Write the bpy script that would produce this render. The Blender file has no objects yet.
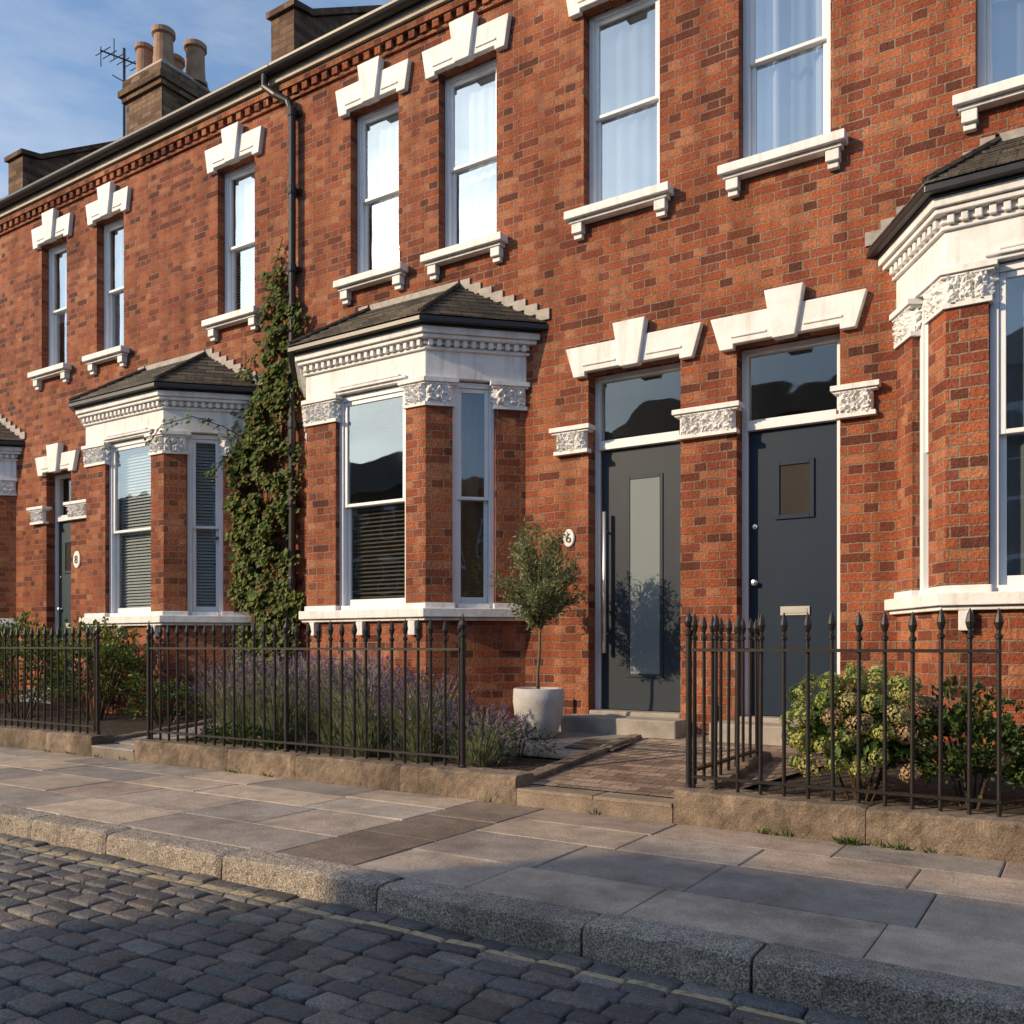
import bpy, bmesh, math, random
from mathutils import Vector, Matrix, noise
random.seed(7)
R=random.random
def U(a,b): return a+(b-a)*random.random()
scene=bpy.context.scene
scene.view_settings.view_transform='Standard'
scene.view_settings.look='None'
scene.view_settings.exposure=0
# ---------------------------------------------------------------- materials
def newmat(name):
    m=bpy.data.materials.new(name); m.use_nodes=True
    nt=m.node_tree; b=nt.nodes['Principled BSDF']; return m,nt,b
def ramp(nt,fac,stops):
    r=nt.nodes.new('ShaderNodeValToRGB'); e=r.color_ramp.elements
    e[0].position=stops[0][0]; e[0].color=(*stops[0][1],1)
    e[1].position=stops[-1][0]; e[1].color=(*stops[-1][1],1)
    for p,c in stops[1:-1]:
        x=e.new(p); x.color=(*c,1)
    nt.links.new(fac,r.inputs[0]); return r.outputs[0]
def g3(v): return (v,v,v)
def mul(nt,a,b,fac=1.0,mode='MULTIPLY'):
    m=nt.nodes.new('ShaderNodeMix'); m.data_type='RGBA'; m.blend_type=mode
    m.inputs[0].default_value=fac
    for s,v in ((6,a),(7,b)):
        if isinstance(v,tuple): m.inputs[s].default_value=(*v,1)
        else: nt.links.new(v,m.inputs[s])
    return m
def noisef(nt,vec,scale,detail=3,rough=.6):
    n=nt.nodes.new('ShaderNodeTexNoise'); n.inputs['Scale'].default_value=scale
    n.inputs['Detail'].default_value=min(detail,3.5); n.inputs['Roughness'].default_value=rough
    nt.links.new(vec,n.inputs['Vector']); return n.outputs['Fac']
def math_(nt,op,a,b=None,c=None,clamp=False):
    m=nt.nodes.new('ShaderNodeMath'); m.operation=op; m.use_clamp=clamp
    for i,v in enumerate((a,b,c)):
        if v is None: continue
        if isinstance(v,(int,float)): m.inputs[i].default_value=v
        else: nt.links.new(v,m.inputs[i])
    return m.outputs[0]
def bump(nt,b,h,dist,strength=1.0):
    n=nt.nodes.new('ShaderNodeBump'); n.inputs['Distance'].default_value=dist
    n.inputs['Strength'].default_value=strength
    nt.links.new(h,n.inputs['Height']); nt.links.new(n.outputs[0],b.inputs['Normal'])
def pos(nt):
    return nt.nodes.new('ShaderNodeNewGeometry').outputs['Position']
def brickmat(name,stops,mortar,bw=.225,rh=.075,ms=.0055,stain=.35,bd=.012,rough=.88,soot=True,squash=1.0,wob=.012):
    m,nt,b=newmat(name); L=nt.links
    uv=nt.nodes.new('ShaderNodeUVMap').outputs[0]; P=pos(nt)
    dn=nt.nodes.new('ShaderNodeTexNoise'); dn.inputs['Scale'].default_value=12; dn.inputs['Detail'].default_value=2
    L.new(P,dn.inputs['Vector'])
    sb=nt.nodes.new('ShaderNodeVectorMath'); sb.operation='SUBTRACT'; L.new(dn.outputs['Color'],sb.inputs[0]); sb.inputs[1].default_value=(.5,.5,.5)
    sc=nt.nodes.new('ShaderNodeVectorMath'); sc.operation='SCALE'; L.new(sb.outputs[0],sc.inputs[0]); sc.inputs['Scale'].default_value=wob
    ad=nt.nodes.new('ShaderNodeVectorMath'); ad.operation='ADD'; L.new(uv,ad.inputs[0]); L.new(sc.outputs[0],ad.inputs[1])
    br=nt.nodes.new('ShaderNodeTexBrick'); L.new(ad.outputs[0],br.inputs['Vector'])
    br.offset=.5; br.squash=squash; br.squash_frequency=2; br.inputs['Scale'].default_value=1
    br.inputs['Color1'].default_value=(0,0,0,1); br.inputs['Color2'].default_value=(1,1,1,1)
    br.inputs['Mortar'].default_value=(.5,.5,.5,1)
    br.inputs['Mortar Size'].default_value=ms; br.inputs['Mortar Smooth'].default_value=.3
    br.inputs['Brick Width'].default_value=bw; br.inputs['Row Height'].default_value=rh
    col=ramp(nt,br.outputs['Color'],stops)
    n1=noisef(nt,P,48,3.5,.72)
    c=mul(nt,col,ramp(nt,n1,[(.28,g3(.5)),(.5,g3(.97)),(.75,g3(1.4))]),.9).outputs[2]
    mx=nt.nodes.new('ShaderNodeMix'); mx.data_type='RGBA'; L.new(math_(nt,'MULTIPLY',br.outputs['Fac'],.9),mx.inputs[0]); L.new(c,mx.inputs[6])
    mn=ramp(nt,n1,[(.3,tuple(x*.55 for x in mortar)),(.7,tuple(min(1,x*1.2) for x in mortar))]); L.new(mn,mx.inputs[7])
    c=mx.outputs[2]
    n2=noisef(nt,P,.9,3.5,.7)
    c=mul(nt,c,ramp(nt,n2,[(.3,(1-stain,1-stain*1.15,1-stain*1.1)),(.5,g3(.92)),(.72,(1.12,1.2,1.25))]),1).outputs[2]
    mp=nt.nodes.new('ShaderNodeMapping'); mp.inputs['Scale'].default_value=(5,5,.5); L.new(P,mp.inputs['Vector'])
    c=mul(nt,c,ramp(nt,noisef(nt,mp.outputs[0],1.0,3,.6),[(.35,(.66,.65,.66)),(.6,g3(1.05))]),.8).outputs[2]
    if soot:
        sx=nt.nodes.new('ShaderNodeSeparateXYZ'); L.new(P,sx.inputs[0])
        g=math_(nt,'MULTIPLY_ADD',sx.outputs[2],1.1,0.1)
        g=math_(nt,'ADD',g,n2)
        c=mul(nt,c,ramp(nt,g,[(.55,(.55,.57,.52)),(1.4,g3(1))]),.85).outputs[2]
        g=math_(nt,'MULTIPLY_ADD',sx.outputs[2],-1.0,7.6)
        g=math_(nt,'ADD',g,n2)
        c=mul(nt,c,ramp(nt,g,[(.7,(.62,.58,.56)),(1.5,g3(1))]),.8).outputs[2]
    L.new(c,b.inputs['Base Color']); b.inputs['Roughness'].default_value=rough
    b.inputs['Specular IOR Level'].default_value=.25
    h=math_(nt,'MULTIPLY_ADD',br.outputs['Fac'],-1.2,1.0)
    h=math_(nt,'ADD',h,math_(nt,'MULTIPLY',n1,.9))
    h=math_(nt,'ADD',h,math_(nt,'MULTIPLY',br.outputs['Color'],.35))
    bump(nt,b,h,bd)
    return m
BR=[(0,(.12,.042,.028)),(.10,(.19,.053,.032)),(.25,(.285,.077,.040)),(.42,(.345,.096,.045)),(.6,(.39,.114,.050)),(.75,(.42,.145,.066)),(.86,(.45,.185,.095)),(.93,(.33,.10,.054)),(1,(.22,.066,.042))]
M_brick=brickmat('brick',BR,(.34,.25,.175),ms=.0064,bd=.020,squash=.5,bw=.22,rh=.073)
M_brick_dark=brickmat('old_stock_brick',[(0,(.08,.045,.03)),(.5,(.17,.10,.06)),(1,(.24,.15,.09))],(.16,.12,.09),soot=False)
M_brick_opp=brickmat('yellow_stock_brick',[(0,(.14,.09,.05)),(.5,(.24,.16,.09)),(1,(.32,.22,.13))],(.22,.18,.14))
M_slate=brickmat('slate',[(0,(.055,.048,.040)),(.5,(.10,.085,.066)),(1,(.18,.145,.10))],(.02,.018,.015),bw=.20,rh=.11,ms=.005,rough=.65,soot=False,bd=.02)
M_paver=brickmat('pavers',[(0,(.20,.145,.11)),(.5,(.31,.23,.175)),(1,(.40,.30,.22))],(.10,.08,.06),bw=.21,rh=.105,ms=.005,bd=.006,soot=False)
def plain(name,col,rough=.6,var=.25,sc=6,bd=.002,bsc=40,metal=0,streak=0,spec=.4):
    m,nt,b=newmat(name); P=pos(nt)
    f=ramp(nt,noisef(nt,P,sc,3,.65),[(.3,g3(1-var)),(.7,g3(1+var*.3))])
    c=mul(nt,tuple(col),f,1).outputs[2]
    if streak:
        mp=nt.nodes.new('ShaderNodeMapping'); mp.inputs['Scale'].default_value=(14,14,1.2); nt.links.new(P,mp.inputs['Vector'])
        f3=ramp(nt,noisef(nt,mp.outputs[0],1.0,3,.6),[(.32,(1-streak,1-streak*1.1,1-streak*1.3)),(.5,g3(1))])
        c=mul(nt,c,f3,1).outputs[2]
    nt.links.new(c,b.inputs['Base Color']); b.inputs['Roughness'].default_value=rough
    b.inputs['Metallic'].default_value=metal; b.inputs['Specular IOR Level'].default_value=spec
    if bd: bump(nt,b,noisef(nt,P,bsc,3,.7),bd)
    return m
M_trim=plain('painted_stone',(.78,.78,.78),.6,.16,5,.003,30,streak=.16)
M_frame=plain('white_window_paint',(.76,.78,.81),.4,.06,7,0,60)
M_cream=plain('cream_fascia',(.42,.36,.29),.6,.3,5,.002,30)
M_iron=plain('black_ironwork',(.018,.015,.014),.42,.4,25,.001,80)
M_pipe=plain('black_pipe_paint',(.022,.021,.023),.4,.3,12,.001,60)
M_lead=plain('lead_flashing',(.34,.31,.28),.6,.35,12,.002,40)
M_doorgrey=plain('slate_grey_door_paint',(.030,.041,.054),.5,.08,6,0,60,spec=.22)
M_doornavy=plain('navy_door_paint',(.011,.024,.046),.5,.08,6,0,60,spec=.22)
M_doorteal=plain('teal_door_paint',(.018,.045,.058),.45,.08,6,0,60,spec=.3)
M_steel=plain('brushed_steel',(.8,.8,.79),.4,.05,6,0,60,metal=.8)
M_brass=plain('letterbox_metal',(.7,.69,.66),.35,.05,6,0,60,metal=1)
M_doorstep=plain('doorstep_stone',(.36,.33,.29),.8,.35,5,.004,50)
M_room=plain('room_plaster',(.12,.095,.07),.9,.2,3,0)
M_curtain=plain('net_curtain',(.46,.49,.55),.9,.08,3,0)
M_curtd=plain('linen_curtain',(.15,.17,.20),.9,.1,3,0)
M_amber=plain('amber_reflection_sheet',(.45,.18,.055),.9,.25,6,0)  # amber colour stands in for orange brick reflected in the side window
M_blind=plain('white_blind',(.55,.56,.56),.6,.05,3,0)
M_wood=plain('wood_blind',(.17,.13,.095),.6,.2,9,0)
M_pot=plain('planter_concrete',(.46,.45,.44),.8,.2,8,.003,40)
M_clay=plain('clay_chimney_pot',(.34,.20,.13),.85,.35,6,.004,40)
M_soil=plain('soil',(.055,.042,.03),.95,.5,9,.03,30)
M_bark=plain('bark',(.16,.12,.085),.9,.4,30,.004,60)
M_frost=plain('frosted_glass',(.19,.225,.235),.7,.06,3,0,spec=.3)
M_number=plain('number_paint',(.75,.73,.68),.4,.1,5,0)
M_ground=plain('asphalt_ground',(.06,.058,.055),.9,.3,2,.01,30)
M_mat=plain('coir_mat',(.10,.08,.06),.95,.3,30,.01,120)
M_glassdark=plain('dark_door_glass',(.05,.045,.04),.06,.1,3,0,spec=.9)
def glassmat(name,base):
    # double-sided: reflectance depends only on the angle, Schlick style
    m=bpy.data.materials.new(name); m.use_nodes=True; nt=m.node_tree; nt.nodes.clear()
    o=nt.nodes.new('ShaderNodeOutputMaterial'); t=nt.nodes.new('ShaderNodeBsdfTransparent'); t.inputs[0].default_value=(.80,.85,.85,1)
    g=nt.nodes.new('ShaderNodeBsdfGlossy'); g.inputs['Roughness'].default_value=.02; g.inputs[0].default_value=(.88,.95,1,1)
    f=nt.nodes.new('ShaderNodeLayerWeight'); f.inputs[0].default_value=.5
    bp=nt.nodes.new('ShaderNodeBump'); bp.inputs['Distance'].default_value=.004; bp.inputs['Strength'].default_value=.7
    P=pos(nt); nt.links.new(noisef(nt,P,2.6,1),bp.inputs['Height']); nt.links.new(bp.outputs[0],g.inputs['Normal'])
    fac=math_(nt,'MULTIPLY_ADD',math_(nt,'POWER',f.outputs['Facing'],4.0),.8,base,clamp=True)
    mx=nt.nodes.new('ShaderNodeMixShader'); nt.links.new(fac,mx.inputs[0]); nt.links.new(t.outputs[0],mx.inputs[1]); nt.links.new(g.outputs[0],mx.inputs[2])
    nt.links.new(mx.outputs[0],o.inputs[0]); return m
M_glass=glassmat('window_glass',.34)
M_bayglass=glassmat('bay_window_glass',.17)
M_fan=glassmat('fanlight_glass',.08)
def attrmat(name,rough=.8,var=.35,sc=12,bd=.003,bsc=60,stain=.3,line=False,spec=.35,speck=0):
    m,nt,b=newmat(name); P=pos(nt)
    a=nt.nodes.new('ShaderNodeAttribute'); a.attribute_name='Col'
    c=mul(nt,a.outputs['Color'],ramp(nt,noisef(nt,P,sc,3.5,.7),[(.28,g3(1-var)),(.72,g3(1+var*.5))]),1).outputs[2]
    c=mul(nt,c,ramp(nt,noisef(nt,P,1.6,3.5,.7),[(.34,g3(1-stain)),(.52,g3(.98)),(.65,g3(1.08))]),1).outputs[2]
    if speck:
        c=mul(nt,c,ramp(nt,noisef(nt,P,150,1,.7),[(.38,g3(1-speck)),(.5,g3(1)),(.64,g3(1+speck))]),1).outputs[2]
    if line:
        sx=nt.nodes.new('ShaderNodeSeparateXYZ'); nt.links.new(P,sx.inputs[0])
        yy=math_(nt,'ADD',sx.outputs[1],math_(nt,'MULTIPLY',noisef(nt,P,3,2),.01))
        d=math_(nt,'ABSOLUTE',math_(nt,'ADD',yy,4.285))
        mk=math_(nt,'LESS_THAN',d,.027)
        wear=ramp(nt,noisef(nt,P,26,3.5,.75),[(.32,g3(.15)),(.52,g3(.85))])
        mk=math_(nt,'MULTIPLY',mk,wear)
        mx=nt.nodes.new('ShaderNodeMix'); mx.data_type='RGBA'; nt.links.new(mk,mx.inputs[0]); nt.links.new(c,mx.inputs[6]); mx.inputs[7].default_value=(.50,.41,.22,1)
        c=mx.outputs[2]
    nt.links.new(c,b.inputs['Base Color']); b.inputs['Roughness'].default_value=rough; b.inputs['Specular IOR Level'].default_value=spec
    if bd: bump(nt,b,noisef(nt,P,bsc,3.5,.75),bd)
    return m
M_sett=attrmat('granite_setts',.55,.35,30,.012,45,.3,line=True,spec=.5,speck=.35)
M_slab=attrmat('york_stone',.75,.28,7,.006,50,.34,speck=.2)
M_kerb=attrmat('granite_kerb',.8,.35,18,.014,50,.35,speck=.55)
M_gwall=attrmat('weathered_stone',.9,.45,9,.012,30,.45,speck=.25)
def leafmat(name,rough=.55):
    m=bpy.data.materials.new(name); m.use_nodes=True; nt=m.node_tree; b=nt.nodes['Principled BSDF']; o=nt.nodes['Material Output']
    a=nt.nodes.new('ShaderNodeAttribute'); a.attribute_name='Col'
    nt.links.new(a.outputs['Color'],b.inputs['Base Color']); b.inputs['Roughness'].default_value=rough; b.inputs['Specular IOR Level'].default_value=.3
    t=nt.nodes.new('ShaderNodeBsdfTranslucent'); nt.links.new(a.outputs['Color'],t.inputs[0])
    mx=nt.nodes.new('ShaderNodeMixShader'); mx.inputs[0].default_value=.3
    nt.links.new(b.outputs[0],mx.inputs[1]); nt.links.new(t.outputs[0],mx.inputs[2]); nt.links.new(mx.outputs[0],o.inputs[0]); return m
M_leaf=leafmat('foliage')
# ---------------------------------------------------------------- geometry
class G:
    def __init__(s): s.v=[];s.f=[];s.c=[]
    def add(s,vs,fs,M=None,col=None):
        o=len(s.v)
        for p in vs:
            p=Vector(p)
            if M is not None: p=M@p
            s.v.append(p)
        for f in fs: s.f.append([i+o for i in f]); s.c.append(col)
    def box(s,x0,x1,y0,y1,z0,z1,M=None,col=None):
        vs=[(x0,y0,z0),(x1,y0,z0),(x1,y1,z0),(x0,y1,z0),(x0,y0,z1),(x1,y0,z1),(x1,y1,z1),(x0,y1,z1)]
        s.add(vs,[(0,3,2,1),(4,5,6,7),(0,1,5,4),(1,2,6,5),(2,3,7,6),(3,0,4,7)],M,col)
    def prism(s,pts,z0,z1,M=None,col=None):
        n=len(pts)
        s.add([(p[0],p[1],z0) for p in pts]+[(p[0],p[1],z1) for p in pts],
              [list(range(n))[::-1],list(range(n,2*n))]+[(i,(i+1)%n,n+(i+1)%n,n+i) for i in range(n)],M,col)
    def prismy(s,pts,y0,y1,M=None,col=None):
        n=len(pts)
        s.add([(p[0],y0,p[1]) for p in pts]+[(p[0],y1,p[1]) for p in pts],
              [list(range(n)),list(range(n,2*n))[::-1]]+[((i+1)%n,i,n+i,n+(i+1)%n) for i in range(n)],M,col)
    def lathe(s,prof,cx,cy,n=12,M=None,col=None,cap=True):
        vs=[];fs=[]
        for r,z in prof:
            for k in range(n):
                a=2*math.pi*k/n; vs.append((cx+r*math.cos(a),cy+r*math.sin(a),z))
        for j in range(len(prof)-1):
            for k in range(n):
                k2=(k+1)%n; fs.append((j*n+k,j*n+k2,(j+1)*n+k2,(j+1)*n+k))
        if cap: fs.append(list(range(n))[::-1]); fs.append([(len(prof)-1)*n+k for k in range(n)])
        s.add(vs,fs,M,col)
    def tube(s,pts,rads,n=8,col=None):
        pts=[Vector(p) for p in pts]
        if isinstance(rads,(int,float)): rads=[rads]*len(pts)
        vs=[];fs=[]
        for i,p in enumerate(pts):
            d=(pts[min(i+1,len(pts)-1)]-pts[max(i-1,0)]).normalized()
            a=Vector((0,0,1)) if abs(d.z)<.9 else Vector((1,0,0))
            u=d.cross(a).normalized(); w=d.cross(u)
            for k in range(n):
                t=2*math.pi*k/n; vs.append(p+(u*math.cos(t)+w*math.sin(t))*rads[i])
        for i in range(len(pts)-1):
            for k in range(n):
                k2=(k+1)%n; fs.append((i*n+k,i*n+k2,(i+1)*n+k2,(i+1)*n+k))
        fs.append(list(range(n))); fs.append([(len(pts)-1)*n+k for k in range(n)])
        s.add(vs,fs,None,col)
    def emit(s,name,mat,parent=None,bevel=0,smooth=False,recalc=True,uv=True):
        if not s.f: return None
        me=bpy.data.meshes.new(name); me.from_pydata([tuple(v) for v in s.v],[],s.f); me.update()
        if any(c is not None for c in s.c):
            at=me.color_attributes.new('Col','FLOAT_COLOR','CORNER'); arr=[]
            for p,c in zip(me.polygons,s.c):
                c=c or (.5,.5,.5); arr+= [c[0],c[1],c[2],1.0]*p.loop_total
            at.data.foreach_set('color',arr)
        if recalc:
            bm=bmesh.new(); bm.from_mesh(me); bmesh.ops.recalc_face_normals(bm,faces=bm.faces); bm.to_mesh(me); bm.free()
        if uv:
            ul=me.uv_layers.new(name='UVMap'); Z=Vector((0,0,1)); arr=[0.0]*(2*len(me.loops))
            for p in me.polygons:
                n=p.normal
                if abs(n.z)<.97:
                    t=Z.cross(n).normalized(); b=n.cross(t)
                else: t=Vector((1,0,0)); b=Vector((0,1,0))
                for li in p.loop_indices:
                    co=me.vertices[me.loops[li].vertex_index].co
                    arr[2*li]=co.dot(t)+50; arr[2*li+1]=co.dot(b)+50
            ul.data.foreach_set('uv',arr)
        if smooth:
            me.polygons.foreach_set('use_smooth',[True]*len(me.polygons))
        me.materials.append(mat)
        ob=bpy.data.objects.new(name,me); scene.collection.objects.link(ob)
        if parent: ob.parent=parent
        if bevel:
            b=ob.modifiers.new('bevel','BEVEL'); b.width=bevel; b.segments=2; b.limit_method='ANGLE'; b.angle_limit=math.radians(35)
        return ob
def empty(name):
    e=bpy.data.objects.new(name,None); scene.collection.objects.link(e); return e
def ccw(pts):
    a=sum(pts[i][0]*pts[(i+1)%len(pts)][1]-pts[(i+1)%len(pts)][0]*pts[i][1] for i in range(len(pts)))
    return list(pts) if a>0 else list(pts)[::-1]
def offset(pts,o):
    pts=ccw(pts); n=len(pts); out=[]
    for i in range(n):
        p0=Vector(pts[i-1]);p1=Vector(pts[i]);p2=Vector(pts[(i+1)%n])
        d1=(p1-p0).normalized(); d2=(p2-p1).normalized()
        n1=Vector((d1.y,-d1.x)); n2=Vector((d2.y,-d2.x))
        k=n1+n2; k=k/max(.3,(1+n1.dot(n2)))
        out.append((p1.x+k.x*o,p1.y+k.y*o))
    return out
def frame(o,t,inw):
    M=Matrix.Identity(4)
    M.col[0]=(*t,0,0); M.col[1]=(*inw,0,0); M.col[2]=(0,0,1,0); M.col[3]=(*o,1) if len(o)==3 else (*o,0,1)
    return M
def capital(Gt,pts,z0,z1):
    pts=ccw(pts); n=len(pts)
    Gt.prism(pts,z0,z1)
    Gt.prism(offset(pts,.052),z1-.042,z1-.004)
    Gt.prism(offset(pts,.034),z1-.060,z1-.044)
    Gt.prism(offset(pts,.022),z0-.012,z0+.02)
    za,zb=z0+.015,z1-.055; h=zb-za
    for i in range(n):
        a=Vector(pts[i]);b=Vector(pts[(i+1)%n]);L=(b-a).length
        if L<.04: continue
        d=(b-a)/L; nn=Vector((d.y,-d.x))
        if nn.y>.6: continue
        nx=max(3,int(L/.009)); nz=max(3,int(h/.009)); vs=[];fs=[]
        k=max(1,round(L/.085))
        for j in range(nz+1):
            for q in range(nx+1):
                s_=q/nx; t=j/nz
                ed=min(1,min(s_,1-s_)*L/.012)
                w=abs(math.sin(math.pi*k*s_)); 
                v=abs(math.sin(math.pi*(2.3*t+.25*math.cos(2*math.pi*k*s_))))
                ns=noise.noise(Vector((a.x*9+s_*L*55,a.y*7+i*3.1,t*h*55)))
                dd=(.004+.026*w**.6*v**.7+.030*ns+.014*t)*ed+.001
                p=a+d*(s_*L)+nn*max(.0012,dd)
                vs.append((p.x,p.y,za+h*t))
        for j in range(nz):
            for q in range(nx):
                fs.append((j*(nx+1)+q,j*(nx+1)+q+1,(j+1)*(nx+1)+q+1,(j+1)*(nx+1)+q))
        Gt.add(vs,fs)
class House:
    def __init__(s,name='brick_house'):
        s.e=empty(name); s.g={}
    def __getitem__(s,k):
        if k not in s.g: s.g[k]=G()
        return s.g[k]
    def finish(s,brick):
        spec={'walls':(brick,0),'corbels':(brick,0),'trim':(M_trim,.006),'capitals':(M_trim,0),'window_frames':(M_frame,.003),
          'window_glass':(M_glass,0),'bay_glass':(M_bayglass,0),'fanlights':(M_fan,0),'rooms':(M_room,0),'net_curtains':(M_curtain,0),'linen_curtains':(M_curtd,0),'amber_reflection_sheets':(M_amber,0),
          'white_blinds':(M_blind,0),'wood_blinds':(M_wood,0),'roof':(M_slate,0),'gutter':(M_pipe,.008),'fascia':(M_cream,0),'flashing':(M_lead,0),
          'doorstep':(M_doorstep,.012),'parapet':(M_brick_dark,0)}
        for k,g in s.g.items():
            m,b=spec[k]; g.emit(k,m,s.e,bevel=b,smooth=(k in('net_curtains','linen_curtains','amber_reflection_sheets')))
def facade(g,x0,x1,z0,z1,ops,y=0,depth=.25):
    xs=sorted({x0,x1,*[o[0] for o in ops],*[o[1] for o in ops]}); zs=sorted({z0,z1,*[o[2] for o in ops],*[o[3] for o in ops]})
    for i in range(len(xs)-1):
        for j in range(len(zs)-1):
            cx=(xs[i]+xs[i+1])/2; cz=(zs[j]+zs[j+1])/2
            if any(o[0]<cx<o[1] and o[2]<cz<o[3] for o in ops): continue
            g.add([(xs[i],y,zs[j]),(xs[i+1],y,zs[j]),(xs[i+1],y,zs[j+1]),(xs[i],y,zs[j+1])],[(0,1,2,3)])
    for a,b,c,d in [o[:4] for o in ops]:
        Y=y+depth
        g.add([(a,y,c),(a,Y,c),(a,Y,d),(a,y,d)],[(0,1,2,3)]); g.add([(b,y,c),(b,Y,c),(b,Y,d),(b,y,d)],[(3,2,1,0)])
        g.add([(a,y,c),(b,y,c),(b,Y,c),(a,Y,c)],[(0,1,2,3)]); g.add([(a,y,d),(b,y,d),(b,Y,d),(a,Y,d)],[(3,2,1,0)])
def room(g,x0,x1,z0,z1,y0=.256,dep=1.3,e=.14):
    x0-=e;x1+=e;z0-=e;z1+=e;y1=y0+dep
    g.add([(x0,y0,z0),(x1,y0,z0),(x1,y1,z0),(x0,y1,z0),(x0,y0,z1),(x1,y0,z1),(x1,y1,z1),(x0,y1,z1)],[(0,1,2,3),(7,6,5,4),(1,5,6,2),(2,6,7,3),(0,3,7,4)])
def curtain(g,x0,x1,z0,z1,y,M,folds=7,amp=.025):
    n=max(8,int(folds*8)); vs=[];fs=[]
    for j in range(2):
        for i in range(n+1):
            s_=i/n; a=amp*(1 if j==0 else .6)
            vs.append((x0+(x1-x0)*s_,y+a*math.sin(s_*folds*2*math.pi+.4*math.sin(9*s_)),z0 if j==0 else z1))
    for i in range(n): fs.append((i,i+1,n+2+i,n+1+i))
    g.add(vs,fs,M)
def blinds(g,x0,x1,z0,z1,y,M,step=.034,tilt=.012):
    z=z0
    while z<z1:
        g.add([(x0,y-.014,z-tilt),(x1,y-.014,z-tilt),(x1,y+.014,z+tilt),(x0,y+.014,z+tilt)],[(0,1,2,3)],M); z+=step
    for x in (x0+.08,x1-.08): g.box(x-.002,x+.002,y-.001,y+.001,z0,z1,M)
def sash(h,M,w,ht,rec=.10,dress=None,mid=.49,glass='window_glass'):
    f=h['window_frames']; gl=h[glass]; r=rec
    f.box(.0015,.052,r,r+.10,0,ht-.001,M); f.box(w-.052,w-.0015,r,r+.10,0,ht-.001,M)
    f.box(.053,w-.053,r+.001,r+.099,ht-.05,ht-.002,M); f.box(.053,w-.053,r-.03,r+.099,.001,.045,M)
    zm=ht*mid
    def s_(y0,y1,z0,z1,top,bot):
        a=.053;b=w-.053;st=.038
        f.box(a,a+st,y0,y1,z0,z1,M); f.box(b-st,b,y0,y1,z0,z1,M)
        f.box(a+st+.0005,b-st-.0005,y0+.001,y1-.001,z1-top,z1-.001,M); f.box(a+st+.0005,b-st-.0005,y0+.001,y1-.001,z0+.001,z0+bot,M)
        ym=(y0+y1)/2
        gl.add([(a+st-.004,ym,z0+bot-.004),(b-st+.004,ym,z0+bot-.004),(b-st+.004,ym,z1-top+.004),(a+st-.004,ym,z1-top+.004)],[(0,1,2,3)],M)
    s_(r+.016,r+.048,zm-.015,ht-.051,.04,.03)
    s_(r+.052,r+.084,.047,zm+.018,.03,.06)
    yb=r+.13
    N_=h['net_curtains'];L_=h['linen_curtains']
    if dress=='net': curtain(N_,.03,w-.03,.02,ht-.02,yb,M,6,.02)
    elif dress=='nethalf':
        curtain(N_,.02,w*.36,.02,ht-.02,yb,M,3,.02); curtain(N_,w*.74,w-.02,.02,ht-.02,yb,M,2,.02); curtain(L_,.03,w-.03,.02,ht-.05,yb+.10,M,6,.02)
    elif dress=='netupper':
        curtain(N_,.03,w-.03,ht*.42,ht-.02,yb,M,5,.012); curtain(L_,.03,w-.03,.02,ht-.05,yb+.06,M,5,.015)
    elif dress=='linen': curtain(L_,.03,w-.03,.02,ht-.02,yb,M,5,.02)
    elif dress=='linenside': curtain(L_,.02,w*.3,.02,ht-.02,yb,M,3,.02); curtain(L_,w*.7,w-.02,.02,ht-.02,yb,M,3,.02)
    elif dress=='amber':
        curtain(h['amber_reflection_sheets'],.02,w-.02,.02,ht-.02,yb+.03,M,4,.012); blinds(h['wood_blinds'],.04,w-.04,.05,ht*.5,yb-.01,M,.04,.003)  # folded amber sheet added behind the glass in place of the brick reflection
    elif dress=='blind': blinds(h['white_blinds'],.05,w-.05,.05,ht-.05,yb,M,.036,.016)
    elif dress=='blindlow': blinds(h['white_blinds'],.05,w-.05,.05,ht*.5,yb,M); curtain(N_,.03,w-.03,ht*.5,ht-.02,yb,M,5,.012)
    elif dress=='wood': blinds(h['wood_blinds'],.05,w-.05,.05,ht*.5,yb,M,.040,.009)
def lintel(h,x0,x1,z,hh=.25,key=.15,ext=.17):
    t=h['trim']; c=(x0+x1)/2
    t.prismy([(x0-.12,z-.035),(x0-.01,z-.035),(x0-.01,z+.004),(x1+.01,z+.004),(x1+.01,z-.035),(x1+.12,z-.035),(x1+ext,z+hh),(x0-ext,z+hh)],-.055,.03)
    t.prismy([(x0-.03,z+.05),(c-.14,z+.05),(c-.14,z+.07),(x0-.03,z+.07)],-.066,-.05)
    t.prismy([(x1+.03,z+.05),(c+.14,z+.05),(c+.14,z+.07),(x1+.03,z+.07)],-.066,-.05)
    t.prismy([(c-.085,z-.02),(c+.085,z-.02),(c+.15,z+hh+key),(c-.15,z+hh+key)],-.095,-.01)
def sill(h,x0,x1,z):
    t=h['trim']
    t.box(x0-.13,x1+.13,-.13,-.002,z-.075,z-.003); t.box(x0-.10,x1+.10,-.09,-.002,z-.105,z-.077)
    t.box(x0+.003,x1-.003,-.001,.13,z-.05,z+.012)
    for c in (x0-.03,x1+.03):
        t.box(c-.05,c+.05,-.08,-.002,z-.19,z-.107)
        t.box(c-.04,c+.04,-.052,-.002,z-.235,z-.192)
def upper_window(h,x0,x1,dress):
    sill(h,x0,x1,4.80); lintel(h,x0,x1,6.58,.25,.13)
    sash(h,frame((x0,0,4.81),(1,0),(0,1)),x1-x0,1.77,dress=dress)
    room(h['rooms'],x0,x1,4.80,6.58)
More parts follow.
